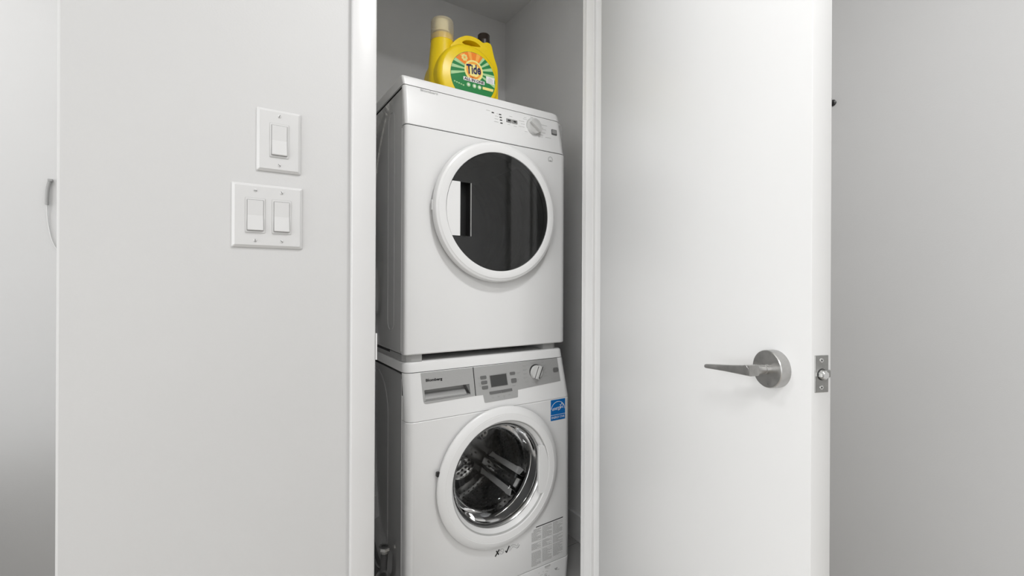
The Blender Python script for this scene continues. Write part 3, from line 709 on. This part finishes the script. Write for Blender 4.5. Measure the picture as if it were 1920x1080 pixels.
obj('seam', shell([(1.5440, DU0 + 0.003, DU1 - 0.003, 1.2805), (1.5475, DU0 + 0.003, DU1 - 0.003, 1.2805)], 1.301, 0.027, 0.012), 'groove', dy)
obj('seam', shell([(1.6630, DU0 + 0.002, DU1 - 0.015, 1.2925), (1.6662, DU0 + 0.002, DU1 - 0.015, 1.2925)], 1.85, 0.027, 0.011), 'groove', dy)
obj('top_lid', shell([(1.6655, DU0 - 0.002, DU1 - 0.012, 1.2895), (1.685, DU0 - 0.0055, DU1 - 0.016, 1.2915), (1.6895, DU0 - 0.0060, DU1 - 0.020, 1.2925), (1.6912, DU0 - 0.0055, DU1 - 0.026, 1.2935), (1.692, DU0 - 0.004, DU1 - 0.032, 1.2965)], 1.868, 0.030, 0.007), 'plastic', dy, 40)
obj('edge_bead', tube([(DU0 + 0.0008, 1.3065, 0.88), (DU0 + 0.0008, 1.3065, 1.54)], 0.0013, 8), 'enamel', dy, 60)
def dloop(v0, v1, z0, z1):
    r = (v1 - v0) / 2; c = (v0 + v1) / 2
    return [(DU0 + 0.001, c + r * math.cos(PI * i / 12), z1 - r + r * math.sin(PI * i / 12)) for i in range(13)] + [(DU0 + 0.001, c + r * math.cos(PI + PI * i / 12), z0 + r + r * math.sin(PI + PI * i / 12)) for i in range(13)]
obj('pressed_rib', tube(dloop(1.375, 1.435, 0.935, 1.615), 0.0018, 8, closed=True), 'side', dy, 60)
# controls
P2 = dplane
text('brand_lettering', 'Blomberg', 0.4990, 1.6545, 0.0070, P2, 'softink', dy, width=0.056, proud=0.0008, bold=0.02)
for u, z in ((0.7480, 1.6405), (0.7760, 1.6398), (0.7775, 1.6306), (0.7787, 1.6212), (0.7797, 1.6115)):
    obj('indicator_light', prism(rrect(u - 0.0045, u + 0.0045, z - 0.0016, z + 0.0016, 0.0012, 3), P2, 0, 0.0010), 'black', dy)
for u, z in ((0.8095, 1.6258), (0.8322, 1.6258)):
    b = obj('option_button', prism(rrect(u - 0.0103, u + 0.0103, z - 0.0060, z + 0.0060, 0.0015), P2, 0, 0.0022), 'midgrey', dy)
    obj('button_mark', prism(rrect(u - 0.0055, u + 0.0055, z - 0.0026, z + 0.0026, 0.0012), P2, 0, 0.0028), 'black', b)
pb = obj('power_button', prism(rrect(0.9875, 1.0115, 1.6105, 1.6308, 0.003), P2, 0, 0.0015), 'darkgrey', dy)
obj('button_face', prism(rrect(0.9898, 1.0092, 1.6150, 1.6285, 0.002), P2, 0, 0.0030), 'midgrey', pb)
KU, KZ = 0.9095, 1.6240
obj('knob_ring', knob_bm(KU, KZ, 0.0290, P2, 0.0012), 'greyline', dy, 40)
kb = obj('program_knob', knob_bm(KU, KZ, 0.0272, P2, 0.014), 'knob', dy, 40)
KP = flat(P2(KZ) - 0.014)
obj('knob_grip', prism(bar(KU, KZ, math.radians(-33), 0.0255, 0.0068), KP, -0.004, 0.010), 'knob', kb)
obj('knob_pointer', prism(bar(KU + 0.005, KZ + 0.0085, math.radians(-33), 0.0235, 0.0016), KP, -0.004, 0.0015), 'greyline', kb)
obj('knob_pointer', prism(bar(KU + 0.0205, KZ - 0.0015, math.radians(-33), 0.0065, 0.0030), KP, -0.004, 0.0020), 'black', kb)
bm = bmesh.new()
for (u, z, w) in ((0.724, 1.6440, 0.014), (0.763, 1.6400, 0.005), (0.756, 1.6310, 0.012), (0.754, 1.6215, 0.014), (0.752, 1.6118, 0.016), (0.812, 1.6415, 0.012), (0.804, 1.6120, 0.010), (0.828, 1.6110, 0.012),
                  (0.872, 1.6500, 0.010), (0.868, 1.6440, 0.016), (0.898, 1.6570, 0.012), (0.850, 1.6340, 0.022), (0.858, 1.6250, 0.016), (0.848, 1.6150, 0.024), (0.872, 1.6010, 0.012), (0.945, 1.6380, 0.024), (0.948, 1.6220, 0.016),
                  (0.944, 1.6100, 0.016), (0.930, 1.6000, 0.020), (0.928, 1.5940, 0.020), (0.960, 1.5960, 0.024), (0.928, 1.6500, 0.010)):
    prism([(u, z), (u + w, z), (u + w, z + 0.0008), (u, z + 0.0008)], P2, 0, 0.0007, bm)
o = obj('panel_print', bm, 'softink', dy); o['kind'] = 'stuff'
bm = bmesh.new(); stroke([(0.970, 1.5125), (0.968, 1.519), (0.971, 1.5265), (0.978, 1.529), (0.984, 1.5265), (0.987, 1.519), (0.985, 1.5125), (0.970, 1.5125)], 0.0013, flat(1.2765), 0.0006, bm)
stroke([(0.974, 1.5150), (0.982, 1.5150)], 0.0025, flat(1.2765), 0.0006, bm)
obj('lock_symbol', bm, 'greyink', dy)
# door
GV = 1.2420
ddr = obj('door', lathe(DC, DZ, [(0.189, 1.2640), (0.209, 1.2640), (0.2100, 1.2640), (0.2225, 1.2640), (0.2242, 1.2620), (0.2238, 1.2530), (0.2225, 1.2480), (0.2195, 1.2440), (0.2150, 1.2420), (0.2128, 1.2412), (0.2118, 1.2402),
                                 (0.2095, 1.2398), (0.1905, 1.2398), (0.1888, 1.2404), (0.1885, 1.2450), (0.1885, 1.2640)], 96, closed_prof=True), 'plastic', dy, 28)
obj('door_shadow_ring', lathe(DC, DZ, [(0.196, 1.2635), (0.2150, 1.2635), (0.2180, 1.2768), (0.196, 1.2768)], 72, closed_prof=True), 'groove', ddr, 40)  # near-black ring standing in for shade between door and panel
def notch_disc(r, h, chord, n=60):
    a = math.asin(h / r); pts = []
    for i in range(n + 1):
        t = -(PI - a) + 2 * (PI - a) * i / n; pts.append((DC + r * math.cos(t), DZ - 0.002 + r * math.sin(t)))
    return pts + [(chord, DZ - 0.002 + h), (chord, DZ - 0.002 - h)]
obj('glass', prism(notch_disc(0.1880, 0.0815, 0.6470), flat(GV), -0.004, 0.0), 'dglass', ddr)
obj('handle', prism(dshape(DC, DZ - 0.002, 0.1876, 0.6095, 0.0815, -1), flat(GV), -0.014, 0.0018), 'plastic', ddr)
bm = bmesh.new()                            # finger recess beside the handle
h = 0.0815; zc = DZ - 0.002
a, b = 0.6095, 0.6468
loft([[(a, GV + 0.001, zc - h), (b, GV + 0.001, zc - h), (b, GV + 0.001, zc + h), (a, GV + 0.001, zc + h)], [(a - 0.01, GV + 0.034, zc - h), (b, GV + 0.034, zc - h), (b, GV + 0.034, zc + h), (a - 0.01, GV + 0.034, zc + h)]], bm=bm)
bm.faces.ensure_lookup_table(); 
for f in bm.faces[:]:
    if all(abs(v.co.y - GV - 0.001) < 1e-5 for v in f.verts): bm.faces.remove(f)
obj('handle_recess', bm, 'black', ddr)
obj('recess_rim', box((0.6462, GV - 0.0006, zc - h), (0.6478, GV + 0.004, zc + h)), 'greyline', ddr)
obj('hinge_clip', prism(rrect(0.5265, 0.5330, 1.300, 1.330, 0.001), flat(1.2660), 0, 0.008), 'plastic', ddr)
# drum behind the glass
prof = [(0.197, 1.284), (0.197, 1.300), (0.225, 1.304), (0.250, 1.306)]
v = 1.306
while v < 1.74:
    prof += [(0.252, v), (0.252, v + 0.030), (0.246, v + 0.036), (0.246, v + 0.042)]; v += 0.048
prof += [(0.250, 1.775), (0.12, 1.785), (0, 1.787)]
drm = obj('drum', lathe(DC, DZ, prof, 72), 'dryerdrum', dy, 40)
for p in (60, 180, 300):
    a = math.radians(p); rd = Vector((math.cos(a), 0, math.sin(a))); t = Vector((-math.sin(a), 0, math.cos(a))); rings = []
    for v, hgt, w in ((1.32, 0.02, 0.035), (1.34, 0.055, 0.03), (1.72, 0.055, 0.03), (1.75, 0.03, 0.035)):
        rings.append([Vector((DC, v, DZ)) + rd * (0.253 - q * hgt) + t * s * w for q, s in ((0, -1), (0.8, -0.55), (1.0, -0.2), (1.0, 0.2), (0.8, 0.55), (0, 1))])
    obj('lifter', loft(rings), 'dryerdrum', drm, 45)

# ------------------------------------------------------------------ detergent bottle on the dryer
bo = thing('detergent_bottle', 'yellow laundry detergent jug with green and orange label, on top of the dryer', 'detergent bottle', (0.71, 1.425, 1.6922))
BV, TOP = 1.425, 1.6925
outer = [(0.628, 1.6965), (0.626, 1.75), (0.628, 1.82), (0.636, 1.862), (0.650, 1.884), (0.664, 1.898), (0.680, 1.909), (0.698, 1.9175), (0.722, 1.9205), (0.744, 1.917), (0.760, 1.911),
         (0.776, 1.917), (0.792, 1.912), (0.799, 1.890), (0.806, 1.868), (0.815, 1.846), (0.8195, 1.82), (0.8205, 1.71), (0.8155, 1.6965)]
hole = [(0.680, 1.8890), (0.690, 1.8985), (0.706, 1.9040), (0.726, 1.9050), (0.742, 1.9005), (0.750, 1.8940), (0.736, 1.8905), (0.716, 1.8870), (0.696, 1.8855)]
def outline_solid(polys, half, bev, v):
    """a flat outline with a hole, given thickness and rounded edges"""
    from mathutils.geometry import tessellate_polygon
    bm = bmesh.new(); flatp = [p for pl_ in polys for p in pl_]
    A = [bm.verts.new((u, v - half, z)) for u, z in flatp]; B = [bm.verts.new((u, v + half, z)) for u, z in flatp]
    for tri in tessellate_polygon([[Vector((u, z, 0)) for u, z in pl_] for pl_ in polys]):
        try: bm.faces.new([A[i] for i in tri]); bm.faces.new([B[i] for i in reversed(tri)])
        except ValueError: pass
    o_ = 0
    for pl_ in polys:
        n = len(pl_)
        for i in range(n):
            k = (i + 1) % n; bm.faces.new((A[o_ + i], A[o_ + k], B[o_ + k], B[o_ + i]))
        o_ += n
    bmesh.ops.recalc_face_normals(bm, faces=bm.faces[:])
    rim = [e for e in bm.edges if abs(e.verts[0].co.y - e.verts[1].co.y) < 1e-6 and len(e.link_faces) == 2 and e.calc_face_angle(0) > 1.0]
    bmesh.ops.bevel(bm, geom=rim, offset=bev, segments=4, affect='EDGES', profile=0.5, clamp_overlap=True)
    return bm
ring_o = [(p.x, p.y) for p in catmull([(u, z, 0) for u, z in outer], 3, True)]
ring_h = [(p.x, p.y) for p in catmull([(u, z, 0) for u, z in hole], 3, True)]
body = obj('body', outline_solid([ring_o, ring_h], 0.050, 0.010, BV), 'yellow', bo, 60)
# swelling lower tank: round shoulder seen from the front
def clipc(cu, cz, r, zmin, n=56):
    a = math.asin(max(-1, (zmin - cz) / r)); pts = [(cu + r * math.cos(a + (PI - 2 * a) * i / n), cz + r * math.sin(a + (PI - 2 * a) * i / n)) for i in range(n + 1)]
    return pts
cu0, cz0 = 0.7035, 1.7715
rings = []
for r, d in ((0.112, 0.068), (0.114, 0.055), (0.1135, 0.0), (0.114, -0.045), (0.112, -0.056), (0.107, -0.063), (0.1005, -0.0662)):
    pts = clipc(cu0, cz0, r, TOP + 0.0005 + max(0, 0.114 - r) * 0.8)
    rings.append([(min(u, 0.8215 - (0.114 - r)), BV + d, z) for u, z in pts])
bm = loft(rings); obj('tank', bm, 'yellow', bo, 50)
obj('column', vlathe(0.6310, 1.4280, [(0, TOP), (0.045, TOP), (0.0475, TOP + 0.006), (0.0465, 1.80), (0.0415, 1.86), (0.0380, 1.895), (0.0365, 1.917), (0.033, 1.920), (0, 1.920)]), 'yellow', bo, 50)
cc = obj('clear_cap', vlathe(0.6310, 1.4280, [(0.0385, 1.897), (0.0392, 1.897), (0.0378, 1.962), (0.0355, 1.969), (0.030, 1.972), (0, 1.9725)]), 'capclear', bo, 50)
obj('pour_spout', vlathe(0.6290, 1.4280, [(0.030, 1.926), (0.028, 1.934), (0.021, 1.938), (0.020, 1.708), (0.0235, 1.966), (0.020, 1.974), (0, 1.974)], 24), 'cream', bo, 50)
obj('spout_neck', vlathe(0.7900, 1.4250, [(0, 1.86), (0.0285, 1.86), (0.0240, 1.905), (0.0208, 1.940), (0.0195, 1.948), (0, 1.948)], 28), 'yellow', bo, 50)
obj('spout_cap', vlathe(0.7900, 1.4250, [(0, 1.9455), (0.0222, 1.9455), (0.0225, 1.700), (0.0215, 1.966), (0.0195, 1.968), (0, 1.968)], 28), 'capblack', bo, 50)
# label (flat print on the flattened front)
LV = flat(BV - 0.0664)
lcu, lcz, lr = 0.7145, 1.7735, 0.0845
lab = obj('label', prism(clipc(lcu, lcz, lr, 1.7010), LV, 0, 0.0006), 'green', bo)
def lclip(poly, z0=1.7010):
    return poly
def wedge(a0, a1, r0, r1, cu=0.7150, cz=1.7960, n=8):
    A = [math.radians(a0 + (a1 - a0) * i / n) for i in range(n + 1)]
    def lim(a):
        d = Vector((math.cos(a), math.sin(a))); o_ = Vector((cu - lcu, cz - lcz)); b = o_.dot(d); c = o_.dot(o_) - (lr - 0.001) ** 2
        return min(r1, -b + math.sqrt(b * b - c))
    return [(cu + lim(a) * math.cos(a), cz + lim(a) * math.sin(a)) for a in A] + [(cu + r0 * math.cos(a), cz + r0 * math.sin(a)) for a in reversed(A)]
bm = prism(wedge(57, 158, 0.0, 1), LV, 0, 0.0009); obj('label_sky', bm, 'orange', lab)
for a0, a1 in ((100, 112), (132, 142), (66, 80)):
    obj('label_ray', prism(wedge(a0, a1, 0.02, 1), LV, 0, 0.0011), 'lorange', lab)
for a0, a1 in ((158, 167), (176, 184), (193, 200), (-26, -17), (-8, 2), (12, 21), (31, 39), (49, 57)):
    obj('label_ray', prism(wedge(a0, a1, 0.02, 1), LV, 0, 0.0011), 'lgreen', lab)
obj('emblem', prism(circ(0.7150, 1.7960, 0.0350, 40), LV, 0, 0.0014), 'pyellow', lab)
obj('emblem_ring', prism(circ(0.7150, 1.7970, 0.0285, 40), LV, 0, 0.0017), 'lorange', lab)
obj('emblem_core', prism(circ(0.7150, 1.7960, 0.0215, 40), LV, 0, 0.0020), 'pyellow', lab)
text('logo_lettering', 'Tide', 0.6885, 1.7815, 0.0300, LV, 'navy', lab, width=0.053, proud=0.0026, rot=math.radians(9), bold=0.03, shear=0.12)
text('print_lettering', 'SIMPLY', 0.7145, 1.7700, 0.0070, LV, 'orange', lab, width=0.030, proud=0.0026, align='CENTER', bold=0.02)
obj('name_band', prism(rrect(0.6760, 0.7560, 1.7570, 1.7690, 0.002), LV, 0, 0.0022), 'white', lab)
text('print_lettering', 'ALL IN ONE', 0.7160, 1.7590, 0.0085, LV, 'ink', lab, width=0.074, proud=0.0028, align='CENTER', bold=0.03)
for u in (0.6955, 0.7175, 0.7370):
    d_ = obj('label_badge', prism(circ(u, 1.7455, 0.0072, 18), LV, 0, 0.0016), 'lgreen', lab)
    obj('badge_mark', prism(circ(u, 1.7455, 0.0036, 12), LV, 0, 0.0020), 'white', lab)
obj('label_box', prism([(0.7625, 1.7900), (0.7955, 1.7900), (0.7945, 1.7670), (0.7635, 1.7670)], LV, 0, 0.0016), 'white', lab)
bm = bmesh.new()
for i, w in enumerate((0.012, 0.022, 0.02, 0.024)): prism([(0.7785 - w / 2, 1.785 - i * 0.0045), (0.7785 + w / 2, 1.785 - i * 0.0045), (0.7785 + w / 2, 1.7835 - i * 0.0045), (0.7785 - w / 2, 1.7835 - i * 0.0045)], LV, 0, 0.0020, bm)
o = obj('box_print', bm, 'softink', lab)
obj('label_strip', prism([(0.7490, 1.7510), (0.7920, 1.7510), (0.7890, 1.7420), (0.7490, 1.7420)], LV, 0, 0.0016), 'pyellow', lab)
bm = bmesh.new()
for k in range(5):
    prism([(0.6420 + k * 0.008, 1.7475 - k * 0.0015), (0.6475 + k * 0.008, 1.7475 - k * 0.0015), (0.6475 + k * 0.008, 1.7435 - k * 0.0015), (0.6420 + k * 0.008, 1.7435 - k * 0.0015)], LV, 0, 0.0014, bm)
obj('size_print', bm, 'lgreen', lab)
bm = bmesh.new()
for k in range(7):
    a = 2 * PI * k / 7; prism(circ(0.6800 + 0.0075 * math.cos(a), 1.8320 + 0.0075 * math.sin(a), 0.0042, 8), LV, 0, 0.0014, bm)
obj('flower_print', bm, 'pyellow', lab)

# ------------------------------------------------------------------ hoses, cord and duct beside and behind the machines
def corrugated(pts, r, pitch, depth, n=20):
    P = [Vector(p) for p in pts]; L = [0]
    for a, b in zip(P, P[1:]): L.append(L[-1] + (b - a).length)
    N = int(L[-1] / pitch * 4); out = []
    j = 0
    for i in range(N + 1):
        s = L[-1] * i / N
        while j < len(L) - 2 and L[j + 1] < s: j += 1
        f = (s - L[j]) / max(1e-6, L[j + 1] - L[j]); out.append(P[j].lerp(P[j + 1], f))
    return tube(out, lambda t: r + depth * (1 if int(round(t * N)) % 4 in (1, 2) else -1) * (0.7 + 0.5 * random.random()), n)
du = thing('dryer_duct', 'crinkled silver foil dryer duct beside the dryer, mirrored in its side', 'duct', (0.31, 1.96, 1.5))
path = catmull([(0.355, 1.985, 1.20), (0.352, 2.005, 1.40), (0.355, 1.98, 1.54), (0.357, 1.91, 1.64), (0.357, 1.82, 1.73), (0.355, 1.73, 1.81), (0.350, 1.66, 1.92), (0.346, 1.64, 2.10)], 8)
obj('flexible_duct', corrugated(path, 0.050, 0.016, 0.005), 'foil', du)
obj('duct_collar', vlathe(0.346, 1.64, [(0.054, 2.09), (0.054, 2.13), (0.050, 2.13), (0.050, 2.09)], 24), 'foil', du)
def hose(label, pts, r, m, end=True):
    t = thing('water_hose', label, 'hose', pts[0]); c = catmull(pts, 10)
    obj('tubing', tube(c, r, 12), m, t, 60)
    if end:
        obj('coupling', tube([c[0], c[1], c[2], c[3]], r * 1.7, 8), 'chrome', t)
        obj('ferrule', tube([c[3], c[4], c[5]], r * 1.35, 12), 'steel', t)
    return t
hose('black water hose with chrome coupling, nearer one left of the washing machine', [(0.400, 1.310, 0.235), (0.402, 1.318, 0.18), (0.400, 1.335, 0.10), (0.385, 1.40, 0.04), (0.365, 1.55, 0.016)], 0.012, 'rubber')
hose('black water hose with chrome coupling, farther one left of the washing machine', [(0.434, 1.400, 0.265), (0.432, 1.402, 0.22), (0.430, 1.42, 0.15), (0.425, 1.50, 0.09), (0.428, 1.65, 0.05), (0.430, 1.80, 0.06)], 0.011, 'rubber')
hose('dark grey drain hose on the closet wall, mirrored in the dryer side', [(0.3035, 1.84, 1.42), (0.3035, 1.84, 1.25), (0.3035, 1.845, 1.10), (0.3035, 1.89, 0.97), (0.3035, 1.96, 0.92), (0.3035, 2.04, 0.90)], 0.016, 'rubber', False)
